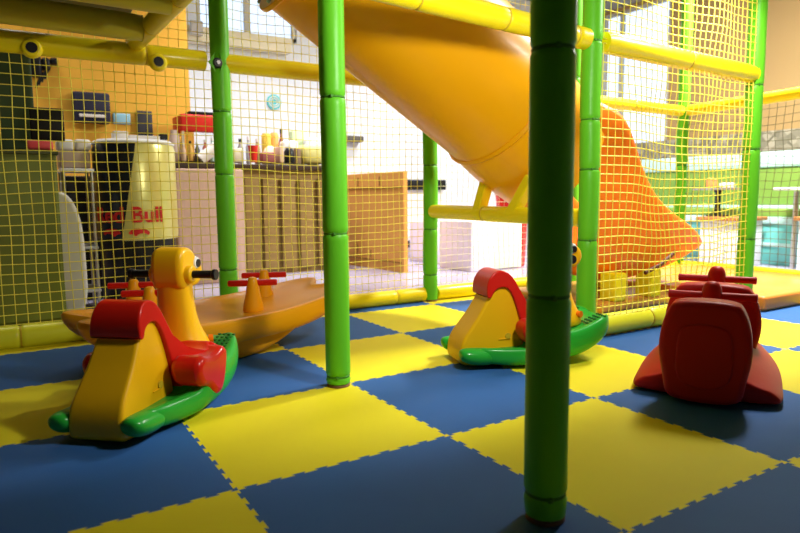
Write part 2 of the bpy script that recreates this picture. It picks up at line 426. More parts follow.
beam((-2.6, 1.60, ZB+.075), (-.47, 1.60, ZB+.04), .056, 'lower dark olive padded joist at top left, next to the bolted beam', (1.5,), m=JO, seed=22, cat='joist', name='padded_joist', group='olive joists under the deck')

# ------------------------------------------------------------------ nets
def net(p0, p1, z0, z1, cell, rad, m, label, seed=0, wob=.012, sag=.02, group='nets of the play frame', holes=None):
    """vertical net between two plan points"""
    p0, p1 = Vector((*p0, 0)), Vector((*p1, 0)); L = (p1-p0).length; d = (p1-p0)/L; nrm = Vector((-d.y, d.x, 0)); H = z1-z0
    nu, nv = round(L/cell), round(H/cell)
    def P(u, v):
        e = min(1, 4*min(u, 1-u))*min(1, 4*min(v, 1-v)+.15)
        a, b = u*L*3, v*H*3
        w = Vector((noise.noise(Vector((a, b, seed))), noise.noise(Vector((a, b, seed+9))), noise.noise(Vector((a, b, seed+20)))))
        return p0+d*(u*L+w.x*wob*e)+nrm*(w.y*sag*e*1.5)+Vector((0, 0, z0+v*H+(w.z*wob-sag*.6*math.sin(PI*u)*math.sin(PI*v))*e))
    bm = NB()
    def string(pts):
        tube(bm, pts, rad, 4, cap=False)
    for i in range(nu+1): string([P(i/nu, k/(nv)) for k in range(0, nv+1)])
    for k in range(nv+1): string([P(i/nu, k/nv) for i in range(0, nu+1)])
    c = (p0+p1)/2+Vector((0, 0, z0))
    bmesh.ops.translate(bm, verts=bm.verts, vec=-c)
    o = obj('safety_net', bm, m); o.location = c
    return tag(o, label, 'net', group)
net((-2.6, Y1), (-.08, Y1), .06, 1.36, .047, .0019, NETY, 'yellow safety net at left between the lime floor rail and the bolted beam', 1)
net((-.03, Y1), (PX[1], Y1), .06, 1.36, .045, .0018, NETY, 'yellow safety net between the clamped post and the post below the slide', 2)
net((-.9, Y1+.01), (PX[1], Y1+.01), 1.36, 2.3, .047, .0017, NETY, 'upper yellow safety net above the back beam at the top left', 3)
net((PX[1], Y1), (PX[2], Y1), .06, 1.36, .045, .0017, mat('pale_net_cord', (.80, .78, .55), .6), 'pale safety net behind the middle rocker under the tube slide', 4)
net((PX[1], Y1+.01), (PX[2], Y1+.01), 1.36, 2.3, .047, .0015, NETY, 'upper safety net behind the top of the tube slide', 12)
net((1.29, Y0-.02), (PX[2]-.01, Y0-.02), .06, ZB-.02, .041, .0025, NETY, 'bright yellow safety net in front of the orange chute', 5, wob=.016, sag=.035)
net((1.29, Y0-.02), (PX[2]-.01, Y0-.02), ZB, 2.1, .041, .0025, NETY, 'bright yellow safety net above the thick beam at upper right', 6, wob=.012)
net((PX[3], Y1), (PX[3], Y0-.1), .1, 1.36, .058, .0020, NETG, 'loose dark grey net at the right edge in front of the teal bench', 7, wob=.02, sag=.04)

# ------------------------------------------------------------------ landing pads
t = thing('landing_pad', 'orange padded landing mat at the right edge behind the red tandem rocker', 'pad', (3.2, 1.2, 0))
bbox('pad_top', TANPAD, (0, .02, .059), (1.24, 1.24, .05), t, bev=.012)
bbox('pad_front', ORPAD, (.0, -.635, .044), (1.24, .10, .085), t, bev=.018)
bbox('landing_step', TANPAD, (2.14, 1.38, .028), (.72, .78, .055), bev=.014)
tag(bpy.data.objects['landing_step'], 'flat tan padded mat on the floor under the orange chute', 'pad')

# ------------------------------------------------------------------ tube slide
c1 = at(319, -64, Y=1.27); c2 = at(500, 103, Y=1.27)
ax = (c2-c1).normalized(); TR = .375
sl = thing('tube_slide', 'big yellow tube slide coming down from the upper left into an orange open chute', 'slide', (c2.x, c2.y, 0))
so = Vector((c2.x, c2.y, 0))
def pathtube(bm, pts, r, th, n=48):
    rings = []
    pts = [Vector(p)-so for p in pts]
    for i, p in enumerate(pts):
        d = pts[min(i+1, len(pts)-1)]-pts[max(i-1, 0)]
        rings.append((p, d))
    outer = [ringpts(p, d, r[i] if isinstance(r, list) else r, n, ref=(0, 1, 0)) for i, (p, d) in enumerate(rings)]
    inner = [ringpts(p, d, (r[i] if isinstance(r, list) else r)-th, n, ref=(0, 1, 0)) for i, (p, d) in enumerate(rings)]
    vo = [[bm.verts.new(q) for q in rg] for rg in outer]; vi = [[bm.verts.new(q) for q in rg] for rg in inner]
    for A in (vo, vi):
        for a, b in zip(A, A[1:]):
            for i in range(n): bm.faces.new((a[i], a[(i+1) % n], b[(i+1) % n], b[i]))
    for k in (0, -1):
        for i in range(n): bm.faces.new((vo[k][i], vo[k][(i+1) % n], vi[k][(i+1) % n], vi[k][i]))
up_end = c1-ax*.02
down = c2
bm = NB(); pathtube(bm, [up_end, c1+ax*.3, c1+ax*.7, down], [TR, TR, TR, TR], .02); obj('upper_tube', bm, SLIDEY, sl)
def flange(c, d, name='flange', m=SLIDEY, bolts=True):
    bm = NB(); pathtube(bm, [c-d*.012, c+d*.012], TR+.03, .05); fo = obj(name, bm, m, sl, bevel=.004)
    if bolts:
        for q in ringpts(c-so-d*.016, d, TR+.014, 10, ref=(0, 1, 0)):
            bm = NB(); tube(bm, [q, q-d*.012], .009, 6); obj('bolt', bm, STEEL, fo)
flange(up_end, ax)
# elbow section
el = [down, down+ax*.08+Vector((0, 0, -.014)), down+ax*.18+Vector((.0, -.01, -.035)), down+ax*.28+Vector((.01, -.01, -.05)), down+ax*.40+Vector((.02, -.0, -.05))]
# curved rim where sections meet
bm = NB(); pathtube(bm, [down-ax*.014, down, down+ax*.014], [TR+.006, TR+.016, TR+.006], .02); obj('rim', bm, SLIDEY, sl)
bm = NB(); pathtube(bm, el, [TR, TR, TR-.004, TR-.015, TR-.02], .02); ls = obj('lower_tube', bm, SLIDEY, sl)
for q in ringpts(down+ax*.07-so, ax, TR-.001, 14, ref=(0, 1, 0)):
    bm = NB(); dd = (q-(down+ax*.07-so)).normalized(); tube(bm, [q-dd*.003, q+dd*.006], .011, 8); obj('bolt', bm, DT, ls)
# orange chute: open trough, outline taken on its near wall
NY = .93; FY = 1.60; CY = (NY+FY)/2
topo = [(590, 92), (602, 101), (615, 106), (625, 114), (633, 128), (639, 150), (647, 175), (657, 195), (672, 211), (687, 221), (698, 230), (704, 242)]
boto = [(590, 274), (600, 277), (612, 280), (622, 281), (632, 282), (640, 283), (650, 283), (660, 282), (672, 278), (685, 272), (696, 262), (704, 250)]
secs = []
for k, ((a, b), (c_, d_)) in enumerate(zip(topo, boto)):
    f = k/(len(topo)-1); w = (FY-NY)/2*(1.0 if f < .7 else 1.0-.40*((f-.7)/.3)**2)
    pt = at(a, b, Y=CY-w); qx = at((a+c_)/2, d_, Y=CY-w*.8)
    secs.append((pt.x, max(qx.z, .08), pt.z, w))
bm = NB(); rings = []
NS = 22
for k, (x, zb, zt, w) in enumerate(secs):
    ring = []
    for s in range(NS+1):
        a = PI*s/NS
        cy = -math.cos(a); sy = math.sin(a)
        y = CY+math.copysign(abs(cy)**.75, cy)*w
        z = zt-(zt-zb)*(abs(sy)**.8)
        ring.append(Vector((x+.42*(y-NY)*(1-k/(len(secs)-1))**3, y, z))-so)
    rings.append(ring)
loft(bm, rings, cap=False, close=False)
och = obj('orange_chute', bm, SLIDEO, sl)
och['label'] = 'flared orange plastic exit chute'
md = och.modifiers.new('solidify', 'SOLIDIFY'); md.thickness = .022; md.offset = -1
md = och.modifiers.new('subsurf', 'SUBSURF'); md.levels = 1; md.render_levels = 1
# dark grip slot in the chute side
a, b = at(637, 272, Y=NY+.05)-so, at(666, 252, Y=NY+.05)-so
bm = NB(); tube(bm, [a+Vector((0, -.055, 0)), (a+b)/2+Vector((0, -.06, -.012)), b+Vector((0, -.055, 0))], .012, 8); obj('grip_slot', bm, mat('dark_slot', (.10, .03, .01), .6), och)
# feet of the slide: two yellow struts on the knee rail and two blocks under the chute
for (xa, ya_, xb, yb_) in ((488, 178, 479, 211), (531, 180, 513, 212)):
    p, q = at(xa, ya_, X=1.27), at(xb, yb_, X=1.26)
    bm = NB(); box(bm, (0, 0, 0), (.05, .075, (p-q).length+.04), M=Matrix.Translation((p+q)/2-so) @ (p-q).to_track_quat('Z', 'X').to_matrix().to_4x4()); obj('strut', bm, YELLOWV, sl, bevel=.008)
for px_ in (613, 648):
    p = at(px_, 285, Y=NY+.12)
    bm = NB(); box(bm, (p.x-so.x, NY+.12-so.y, .138), (.10, .12, .165)); obj('support_block', bm, YELLOWV, sl, bevel=.014)
    bm = NB(); box(bm, (p.x-so.x, FY-.12-so.y, .138), (.10, .12, .165)); obj('support_block', bm, YELLOWV, sl, bevel=.014)

# ------------------------------------------------------------------ rocking toys
def taper(bm):
    for v in bm.verts: v.co.y *= 1-.95*max(0, v.co.z-.10)
def flare(bm):
    sm = lambda t: max(0, min(1, t))**2*(3-2*max(0, min(1, t)))
    for v in bm.verts: v.co.y *= 1+.85*sm((v.co.x+.075)/.07)*sm((.215-v.co.z)/.05)
def rocker_toy(loc, rz, tilt, label):
    t = thing('rocking_toy', label, 'rocking toy', loc, rz, 'rocking toys with green base')
    # green rocker base
    bm = NB(); rings = []
    st = [(-.278, .110, .034, .078), (-.270, .130, .026, .086), (-.24, .148, .018, .086), (-.18, .164, .008, .082), (-.10, .182, .001, .078), (-.065, .188, .0, .080), (-.045, .190, .0, .114), (.0, .195, .001, .120),
          (.08, .194, .006, .122), (.15, .186, .018, .128), (.21, .172, .036, .142), (.265, .150, .060, .156), (.300, .120, .088, .158), (.315, .088, .108, .146)]
    for x, w, zb, zt in st:
        h = zt-zb
        sec = [(-w*.80, zb), (-w*.95, zb+h*.12), (-w, zb+h*.4), (-w*.985, zb+h*.85), (-w*.92, zt), (-w*.80, zt), (-w*.70, zt-min(.014, h*.2)), (-w*.3, zt-min(.014, h*.2)),
               (w*.3, zt-min(.014, h*.2)), (w*.70, zt-min(.014, h*.2)), (w*.80, zt), (w*.92, zt), (w*.985, zt-h*.15), (w, zb+h*.4), (w*.95, zb+h*.12), (w*.80, zb)]
        rings.append([Vector((x, y, z)) for y, z in sec])
    loft(bm, rings)
    for s in (-1, 1):
        rr = []
        for x, a_, b_, zc_ in [(-.20, .040, .034, .040), (-.26, .043, .036, .044), (-.31, .042, .034, .052), (-.335, .034, .027, .058), (-.347, .018, .014, .062)]:
            rr.append([Vector((x, s*.110+math.cos(2*PI*i/12)*a_, zc_+.006+math.sin(2*PI*i/12)*b_)) for i in range(12)])
        loft(bm, rr)
    base = obj('rocker_base', bm, PGREEN, t, sub=2)
    for s in (-1, 1):
        bm = NB()
        for a in range(5):
            for b in range(4):
                x = .20+a*.018; zz = .129+(x-.2)*.30
                box(bm, (x, s*(.075+b*.018), zz+.004), (.009, .009, .006), M=None)
        obj('foot_grip', bm, mat('grip_green', (.02, .16, .03), .6), base)
    # yellow back shell
    poly = smoothpoly([(-.330, .004), (-.336, .05), (-.322, .11), (-.275, .165), (-.238, .21), (-.200, .27), (-.165, .316), (-.118, .318), (-.090, .285), (-.072, .17), (-.058, .05), (-.058, .004)], 2)
    bm = NB(); prism(bm, poly, -.082, .082); taper(bm); yb_ = obj('back_shell', bm, PYEL, t, bevel=.030, seg=5)
    yb_['label'] = 'yellow plastic back shell'
    for s in (-1, 1):
        bm = NB(); tube(bm, [(-.13, s*.077, .11), (-.13, s*.082, .11)], .012, 12); obj('screw_plug', bm, DT, yb_)
        bm = NB(); box(bm, (-.145, s*.079, .10), (.05, .006, .004)); obj('moulded_line', bm, PYEL, yb_, bevel=.001)
    # red saddle hood running over the back and down to the seat
    hood = smoothpoly([(-.212, .268), (-.208, .325), (-.180, .366), (-.140, .374), (-.098, .350), (-.060, .27), (-.025, .205), (.005, .178), (.04, .178), (.075, .19), (.09, .18), (.085, .14), (.06, .08),
                       (-.0, .05), (-.050, .045), (-.068, .12), (-.092, .24), (-.115, .300), (-.150, .308), (-.178, .295), (-.192, .268)], 2)
    bm = NB(); prism(bm, hood, -.097, .097); taper(bm); flare(bm); hd = obj('saddle', bm, PRED, t, bevel=.036, seg=5); hd['label'] = 'red saddle with a high rounded back'
    for s in (-1, 1):
        sk = smoothpoly([(-.12, .16), (-.08, .19), (-.03, .170), (.02, .172), (.058, .185), (.085, .160), (.070, .10), (.045, .048), (.015, .030), (-.02, .045), (-.05, .085), (-.10, .095)], 2)
        bm = NB(); prism(bm, sk, s*.10, s*.200); obj('skirt', bm, PRED, hd, bevel=.020, seg=3)
    # yellow body + neck + head
    bm = NB(); rings = []
    for x, z, rx, ry in [(.130, .10, .092, .115), (.132, .15, .088, .105), (.130, .19, .070, .080), (.128, .24, .056, .064), (.126, .30, .050, .058), (.126, .36, .048, .056), (.130, .41, .048, .055), (.134, .43, .040, .045)]:
        rings.append([Vector((x+math.copysign(abs(math.cos(a))**.8, math.cos(a))*rx, math.copysign(abs(math.sin(a))**.8, math.sin(a))*ry, z)) for a in [2*PI*i/20 for i in range(20)]])
    loft(bm, rings); nk = obj('neck', bm, PYEL, t, sub=1)
    hp = [(.072, .37), (.068, .44), (.085, .482), (.130, .492), (.170, .480), (.198, .450), (.228, .430), (.240, .40), (.228, .368), (.200, .350), (.15, .352), (.09, .350)]
    bm = NB(); prism(bm, smoothpoly([(x*.92+.008, z) for x, z in hp], 2), -.056, .056); h = obj('head', bm, PYEL, t, bevel=.03, seg=5)
    for s in (-1, 1):
        bm = NB(); tube(bm, [(.178, s*.052, .430), (.178, s*.060, .430)], [.022, .018], 18); e = obj('eye', bm, WHITEP, h)
        bm = NB(); tube(bm, [(.181, s*.056, .428), (.181, s*.063, .428)], .014, 14); obj('pupil', bm, BLACK, e)
        bm = NB(); tube(bm, [(.12, s*.048, .400), (.12, s*.074, .400)], [.034, .028], 18); obj('handle_socket', bm, PYEL, h, bevel=.005)
        bm = NB(); tube(bm, [(.12, s*.07, .400), (.12, s*.142, .400), (.12, s*.144, .400), (.12, s*.156, .400)], [.013, .013, .018, .018], 14); g = obj('handle_grip', bm, BLACK, t, bevel=.002); g['label'] = 'black handle grip'
        bm = NB(); tube(bm, [(.180, s*.080, .165), (.187, s*.094, .165)], .014, 12); obj('orange_dot', bm, SLIDEO, nk)
    if tilt:
        for ch in [x for x in bpy.data.objects if x.parent == t]: pass
        t.rotation_euler = (0, R(tilt), rz)
    return t
r1 = rocker_toy((-.625, .715, .012), R(48), -3, 'green, red and yellow rocking toy at left, seen from behind in front of the seesaw')
r2_ = rocker_toy((.79, .515, .012), R(-17), -3, 'green, red and yellow rocking toy in the middle, partly hidden by the dark front post')

# ------------------------------------------------------------------ red tandem rocker
rd = thing('tandem_rocker', 'dark red two-seat plastic rocker with handlebars at right, seen from behind', 'rocking toy', (1.168, -.036, 0), R(29.2))
bm = NB(); rings = []
for x, w, zb, zt in [(-.345, .20, .006, .03), (-.335, .220, .002, .03), (-.29, .228, .0, .035), (-.2, .230, .0, .050), (0, .235, .0, .07), (.2, .225, .0, .075), (.35, .19, .012, .085), (.45, .12, .04, .10), (.48, .07, .06, .10)]:
    sec = [(-w*.9, zb+.004), (-w, zb+.016), (-w*.98, zb+.03), (-w*.85, zb+.055), (-w*.62, zt+.035), (-w*.4, zt+.07), (w*.4, zt+.07), (w*.62, zt+.035), (w*.85, zb+.055), (w*.98, zb+.03), (w, zb+.016), (w*.9, zb+.004)]
    rings.append([Vector((x, y, z)) for y, z in sec])
loft(bm, rings); obj('rocker_base', bm, PDRED, rd, sub=2)
def backrest(x0, w0, zt, m=PDRED):
    bm = NB()
    yz = smoothpoly([(-w0*.84, .01), (-w0*.90, .08), (-w0*1.04, .17), (-w0*.98, .25), (-w0*.84, zt-.03), (-w0*.66, zt), (w0*.66, zt), (w0*.84, zt-.03), (w0*.98, .25), (w0*1.04, .17), (w0*.90, .08), (w0*.84, .01)], 2)
    prism(bm, yz, x0, x0+.105, axis='X'); b = obj('backrest', bm, m, rd, bevel=.024, seg=4)
    bm = NB(); yz = smoothpoly([(-w0*.62, .06), (-w0*.62, .20), (-w0*.50, .265), (w0*.50, .265), (w0*.62, .20), (w0*.62, .06)], 2)
    prism(bm, yz, x0-.006, x0+.03, axis='X'); obj('moulded_panel', bm, m, b, bevel=.006)
    return b
backrest(-.425, .130, .335); backrest(.04, .160, .330)
bm = NB(); prism(bm, smoothpoly([(-.30, .05), (-.30, .20), (-.24, .185), (-.08, .185), (-.06, .27), (.0, .275), (.02, .20), (.10, .20), (.20, .185), (.34, .19), (.36, .28), (.42, .27), (.46, .16), (.47, .06)], 2), -.095, .095)
obj('body', bm, PDRED, rd, bevel=.02, seg=3)
for hx, hz in ((-.055, .302), (.33, .318)):
    bm = NB(); lathe(bm, [(.038, .0), (.036, .10), (.034, .135), (.026, .155), (.012, .164)], (hx, 0, hz-.11), 18); obj('handle_post', bm, PDRED, rd, sub=1)
    bm = NB(); tube(bm, [(hx, -.145, hz), (hx, -.142, hz), (hx, -.12, hz), (hx, .12, hz), (hx, .142, hz), (hx, .145, hz)], [.010, .016, .014, .014, .016, .010], 14); obj('handlebar', bm, PDRED, rd)
bm = NB(); box(bm, (-.20, -.099, .12), (.05, .004, .10)); stk = obj('sticker', bm, PAPER, rd); stk['label'] = 'worn pale sticker'

# ------------------------------------------------------------------ seesaw
ss = thing('seesaw', 'yellow boat-shaped plastic seesaw behind the left rocking toy', 'seesaw', (-.27, 1.34, .0), R(8))
bm = NB(); rings = []
N = 24
def ssring(sx, sy, z, notch=0, k=.62):
    out = []
    for i in range(N*2):
        a = 2*PI*i/(N*2); c_, s_ = math.cos(a), math.sin(a)
        x = math.copysign(abs(c_)**k, c_)*sx; y = math.copysign(abs(s_)**.8, s_)*sy
        x *= 1-notch*math.exp(-(y/.085)**2)*(abs(c_)**2)
        out.append(Vector((x, y, z+.07*abs(x/.62)**2*(1 if z > .05 else 0)+(.02*x/.62 if z > .05 else 0))))
    return out
rings = [ssring(.46, .20, .075, .12), ssring(.54, .255, .082, .18), ssring(.60, .285, .115, .20), ssring(.625, .295, .165, .20), ssring(.618, .292, .190, .20), ssring(.590, .272, .193, .20), ssring(.565, .250, .178, .20), ssring(.48, .20, .172, .16), ssring(.2, .08, .170, 0), ssring(.02, .01, .170, 0)]
loft(bm, rings); obj('seat_tray', bm, PORY, ss, sub=1)
bm = NB(); prism(bm, [(-.33+.66*i/16, .13-.13*math.sin(PI*i/16)**.75) for i in range(17)], -.19, .19); obj('rocker_belly', bm, PORY, ss, bevel=.03, seg=4)
def hp_(x, y, label=None):
    bm = NB(); rings = []
    for z, a_, b_ in [(.16, .055, .050), (.20, .045, .040), (.26, .030, .030), (.31, .024, .026), (.328, .016, .018)]:
        rings.append([Vector((x+math.cos(q)*a_, y+math.sin(q)*b_, z)) for q in [2*PI*i/16 for i in range(16)]])
    loft(bm, rings); p = obj('handle_post', bm, PORY, ss, sub=1)
    d = Vector((.72, -.40, 0)).normalized()*.105; c_ = Vector((x, y, .30))
    bm = NB(); tube(bm, [c_-d, c_-d*.96, c_+d*.96, c_+d], [.010, .014, .014, .010], 12); b = obj('handlebar', bm, PRED, ss); b['label'] = 'red handlebar'
for x, y in ((-.305, -.08), (-.28, .20), (.13, -.09), (.30, .13)): hp_(x, y)

# ------------------------------------------------------------------ background left: counter corner
def pbox(name, x0, x1, yt, yb_, Y, depth, m, label=None, cat=None, parent=None, bev=.01, group=None, floor=False):
    a, b = at(x0, yb_, Y=Y), at(x1, yt, Y=Y)
    zb = -.02 if floor else at((x0+x1)/2, yb_, Y=Y).z; zt = at((x0+x1)/2, yt, Y=Y).z
    o = bbox(name, m, ((b.x-a.x)/2*0, depth/2, (zt-zb)/2), (b.x-a.x, depth, zt-zb), bev=min(bev, (zt-zb)*.3, depth*.3))
    o.location = ((a.x+b.x)/2, Y, zb)
    if label: tag(o, label, cat, group)
    return o
CT = at(290, 166, Y=4.15).z      # countertop height
# olive cabinet and tall panel at far left
cb = thing('storage_cabinet', 'olive green cabinet behind the net at the far left edge', 'cabinet', (-1.3, 2.45, -.02))
ca, cb_ = at(-70, 300, Y=2.45), at(56, 151, Y=2.45)
bbox('body', OLIVE, ((ca.x+cb_.x)/2+1.3, .13, (cb_.z+.02)/2), (cb_.x-ca.x, .26, cb_.z), cb, bev=.01)
bbox('door', OLIVE, ((ca.x+cb_.x)/2+1.3+.02, -.012, (cb_.z+.02)/2), (cb_.x-ca.x-.06, .024, cb_.z-.08), cb, bev=.008)
bbox('top_board', mat('olive_top', (.08, .09, .03), .5), ((ca.x+cb_.x)/2+1.3, .13, cb_.z+.01), (cb_.x-ca.x+.02, .29, .02), cb, bev=.004)
pa, pb_ = at(-60, 152, Y=2.77), at(30, 52, Y=2.77)
o = bbox('hanging_curtain', mat('dark_green_cloth', (.05, .08, .03), .8, var=.2), ((pa.x+pb_.x)/2, 2.77, (pa.z+pb_.z)/2+.03), (pb_.x-pa.x, .05, pb_.z-pa.z+.06), bev=.02)
tag(o, 'dark green hanging cloth above the olive cabinet at the left edge', 'cloth')
# monitor on the cabinet
mt = thing('monitor', 'black monitor seen behind the net above the red packet at upper left', 'monitor', at(48, 150, Y=2.62))
a, b = at(31, 140, Y=2.62), at(63, 109, Y=2.62); o3 = mt.location
bbox('screen', BLACK, ((a.x+b.x)/2-o3.x, 0, (a.z+b.z)/2-o3.z), (b.x-a.x, .03, b.z-a.z), mt, bev=.006)
bbox('stand', BLACK, ((a.x+b.x)/2-o3.x, .01, (a.z-o3.z)/2), (.04, .03, a.z-o3.z+.02), mt, bev=.004)
o = pbox('snack_packet', 27, 53, 140, 149.5, 2.47, .10, mat('pink_red_foil', (.85, .10, .12), .35), 'bright red packet lying on the olive cabinet top', 'packet', bev=.015)
# trolley with grey box, white chair
tr = thing('metal_trolley', 'slim metal trolley shelf between the olive cabinet and the can-shaped cooler', 'trolley', (at(78, 300, Y=2.95).x, 2.95, -.02))
x0, x1 = at(60, 170, Y=2.95).x-tr.location.x, at(94, 170, Y=2.95).x-tr.location.x
zt = at(78, 170, Y=2.95).z+.02
for s in (x0+.015, x1-.015):
    for yy in (0, .28):
        bm = NB(); tube(bm, [(s, yy, 0), (s, yy, zt)], .011, 10); obj('leg', bm, STEEL, tr)
for zz in (zt, zt*.45, .12): bbox('shelf', WHITEP if zz == zt else GREYP, ((x0+x1)/2, .14, zz), (x1-x0, .30, .018), tr, bev=.004)
o = pbox('storage_box', 60, 90, 151, 168, 2.98, .22, mat('dull_tan', (.55, .42, .34), .6), 'dull tan storage box on the top shelf of the metal trolley', 'box')
o = pbox('plastic_tub', 57, 74, 139, 150.5, 3.0, .15, WHITEP, 'white plastic tub above the tan storage box', 'tub', bev=.02)
o = pbox('plastic_tub', 75, 91, 139, 150.5, 3.0, .15, PAPER, 'cream plastic tub above the tan storage box, next to the cooler', 'tub', bev=.02)
o = pbox('dark_cabinet', 72, 103, 176, 300, 3.40, .30, mat('near_black', (.03, .03, .03), .5), 'near-black low cabinet standing behind the metal trolley', 'cabinet', floor=True)
# white rounded appliance (chair back) low behind the trolley
bm = NB(); a, b = at(58, 300, Y=2.74), at(82, 190, Y=2.74)
w = b.x-a.x; hgt = b.z+.02
prism(bm, smoothpoly([(-w/2, 0), (-w/2, hgt), (0, hgt*.98), (w*.35, hgt*.85), (w/2, hgt*.6), (w/2, 0)], 2), 0, .10); o = obj('chair_back', bm, mat('dull_white', (.70, .68, .64), .5), bevel=.02); o.location = ((a.x+b.x)/2, 2.74, -.02)
tag(o, 'off-white rounded panel standing on the floor beside the olive cabinet', 'panel')
# can-shaped drinks cooler
YC = 3.05; cl_, cr_ = at(94, 200, Y=YC), at(179, 200, Y=YC); cx = (cl_.x+cr_.x)/2; rad = (cr_.x-cl_.x)/2*.97
zt, zm, zb = at(136, 142, Y=YC).z, at(136, 236, Y=YC).z, -.02
co = thing('drinks_cooler', 'tall can-shaped drinks cooler with red lettering behind the left net', 'cooler', (cx, YC+.05, -.02))
def canmat():
    m = mat('can_reflect_paint', (.8, .8, .5), .28, metal=.3); nt = m.node_tree; b = nt.nodes['Principled BSDF']
    tc = nt.nodes.new('ShaderNodeTexCoord'); sp = nt.nodes.new('ShaderNodeSeparateXYZ'); nt.links.new(tc.outputs['Object'], sp.inputs[0])
    ad = nt.nodes.new('ShaderNodeMath'); ad.operation = 'MULTIPLY_ADD'; nt.links.new(sp.outputs['Z'], ad.inputs[0]); ad.inputs[1].default_value = -.17; nt.links.new(sp.outputs['X'], ad.inputs[2])
    gt = nt.nodes.new('ShaderNodeMath'); gt.operation = 'GREATER_THAN'; nt.links.new(ad.outputs[0], gt.inputs[0]); gt.inputs[1].default_value = -.205
    mx = nt.nodes.new('ShaderNodeMix'); mx.data_type = 'RGBA'; mx.inputs['A'].default_value = (.012, .016, .03, 1); mx.inputs['B'].default_value = (.74, .68, .22, 1)  # silver side tinted yellow: reflected surroundings put into the base colour
    nt.links.new(gt.outputs[0], mx.inputs['Factor']); nt.links.new(mx.outputs['Result'], b.inputs['Base Color'])
    return m
bm = NB(); lathe(bm, [(rad*.97, zm), (rad, zm+.03), (rad, zt-.03), (rad*.96, zt)], n=48); can = obj('can_body', bm, canmat(), co, bevel=.004)
bm = NB(); lathe(bm, [(rad*.9, 0), (rad*.93, .02), (rad*.93, zm)], n=40); obj('cooler_base', bm, BLACK, co)
bm = NB(); lathe(bm, [(rad*.99, zt), (rad*1.0, zt+.012), (rad*.9, zt+.028), (rad*.3, zt+.03)], n=40); obj('lid', bm, WHITEP, co)
def text_wrap(txt, size, ang0, z, rr, m, parent, name='lettering'):
    cu = bpy.data.curves.new('t', 'FONT'); cu.body = txt; cu.size = size; cu.extrude = .002; cu.offset = size*.025
    to = bpy.data.objects.new('t', cu); C.objects.link(to); bpy.context.view_layer.update()
    me = bpy.data.meshes.new_from_object(to.evaluated_get(bpy.context.evaluated_depsgraph_get()))
    bpy.data.objects.remove(to)
    bm = NB(); bm.from_mesh(me)
    bmesh.ops.subdivide_edges(bm, edges=[e for e in bm.edges if e.calc_length() > .03], cuts=2)
    for v in bm.verts:
        a = ang0+v.co.x/rr; q = rr+.003+v.co.z
        v.co = Vector((math.sin(a)*q, -math.cos(a)*q, z+v.co.y))
    o = obj(name, bm, m, parent, smooth=False); return o
vw = math.atan2(CAM.x-cx, -(CAM.y-YC))   # direction to camera from can
o = text_wrap('Red Bull', .135, vw-R(66), at(136, 221, Y=YC).z+.02, rad, LREDM, can); o['label'] = 'red lettering'
for s in (-1, 1):     # two facing red animal shapes below the lettering
    bm = NB(); P = smoothpoly([(0, .0), (.02, .03), (.06, .035), (.10, .03), (.13, .012), (.12, -.01), (.10, .005), (.06, .0), (.045, -.018), (.03, -.002)], 1)
    A = []
    zz = at(136, 234, Y=YC).z+.03
    for q in (0, .004):
        A.append([bm.verts.new(Vector((math.sin(vw-R(18)+s*(.02+p[0])/rad)*(rad+.002+q), -math.cos(vw-R(18)+s*(.02+p[0])/rad)*(rad+.002+q), zz+p[1]))) for p in P])
    bm.faces.new(A[0]); bm.faces.new(list(reversed(A[1])))
    n = len(P)
    for i in range(n): bm.faces.new((A[0][i], A[0][(i+1) % n], A[1][(i+1) % n], A[1][i]))
    obj('emblem', bm, LREDM, can, smooth=False)
zl = zt-.02+.03
for k, (x0, x1, y0, y1, m, lb) in enumerate([(114, 128, 131, 139, PAPER, 'small pile of white papers on the cooler lid, left end'), (129, 160, 135.5, 139.5, PAPER, 'long flat white paper on the cooler lid'), (160, 168, 134, 139.5, BLACK, 'tiny black gadget on the right of the cooler lid')]):
    pbox('paper_pile' if m is PAPER else 'gadget', x0, x1, y0, y1, YC, .12, m, lb, 'papers' if m is PAPER else 'gadget', bev=.004)
# things on the orange wall
def wallthing(name, x0, x1, y0, y1, m, label, cat, d=.04, Y=OY, bev=.01):
    a, b = at(x0, y1, Y=Y), at(x1, y0, Y=Y)
    o = bbox(name, m, (0, 0, 0), (b.x-a.x, d, b.z-a.z), bev=bev); o.location = ((a.x+b.x)/2, Y-d/2-.001, (a.z+b.z)/2)
    return tag(o, label, cat)
o = wallthing('wall_basket', 73, 108, 95, 123, mat('navy_cloth', (.03, .03, .06), .6, var=.6, vscale=14), 'dark navy box hanging on the orange wall', 'box', .10, bev=.02)
bm = NB(); box(bm, (0, -.055, -.07), (.20, .02, .025)); obj('label_strip', bm, PAPER, o, bevel=.004)
wallthing('wall_tag', 113, 130, 114, 124, mat('light_blue_tag', (.35, .65, .80), .5), 'small light blue tag on the orange wall above the cooler', 'tag', .015)
wallthing('wall_phone', 137, 151, 112, 138, mat('charcoal', (.05, .05, .06), .5), 'dark grey upright handset on the orange wall above the cooler', 'handset', .05)
h = thing('wall_lamp', 'black bracket lamp at the top left corner of the orange wall', 'lamp', at(40, 60, Y=OY-.1))
o3 = h.location
for (x0, x1, y0, y1) in ((31, 41, 56, 76), (42, 50, 58, 70), (50, 58, 58, 64)):
    a, b = at(x0, y1, Y=OY-.1), at(x1, y0, Y=OY-.1); bbox('housing', BLACK, ((a.x+b.x)/2-o3.x, .04, (a.z+b.z)/2-o3.z), (b.x-a.x, .11, b.z-a.z), h, bev=.02)
bm = NB()
for k in range(4):
    a = at(36+k*3, 88-k*3, Y=OY-.1)-o3; b = at(41+k*2.4, 74-k*1.5, Y=OY-.1)-o3; tube(bm, [a, b], .008, 6)
obj('grille', bm, BLACK, h)

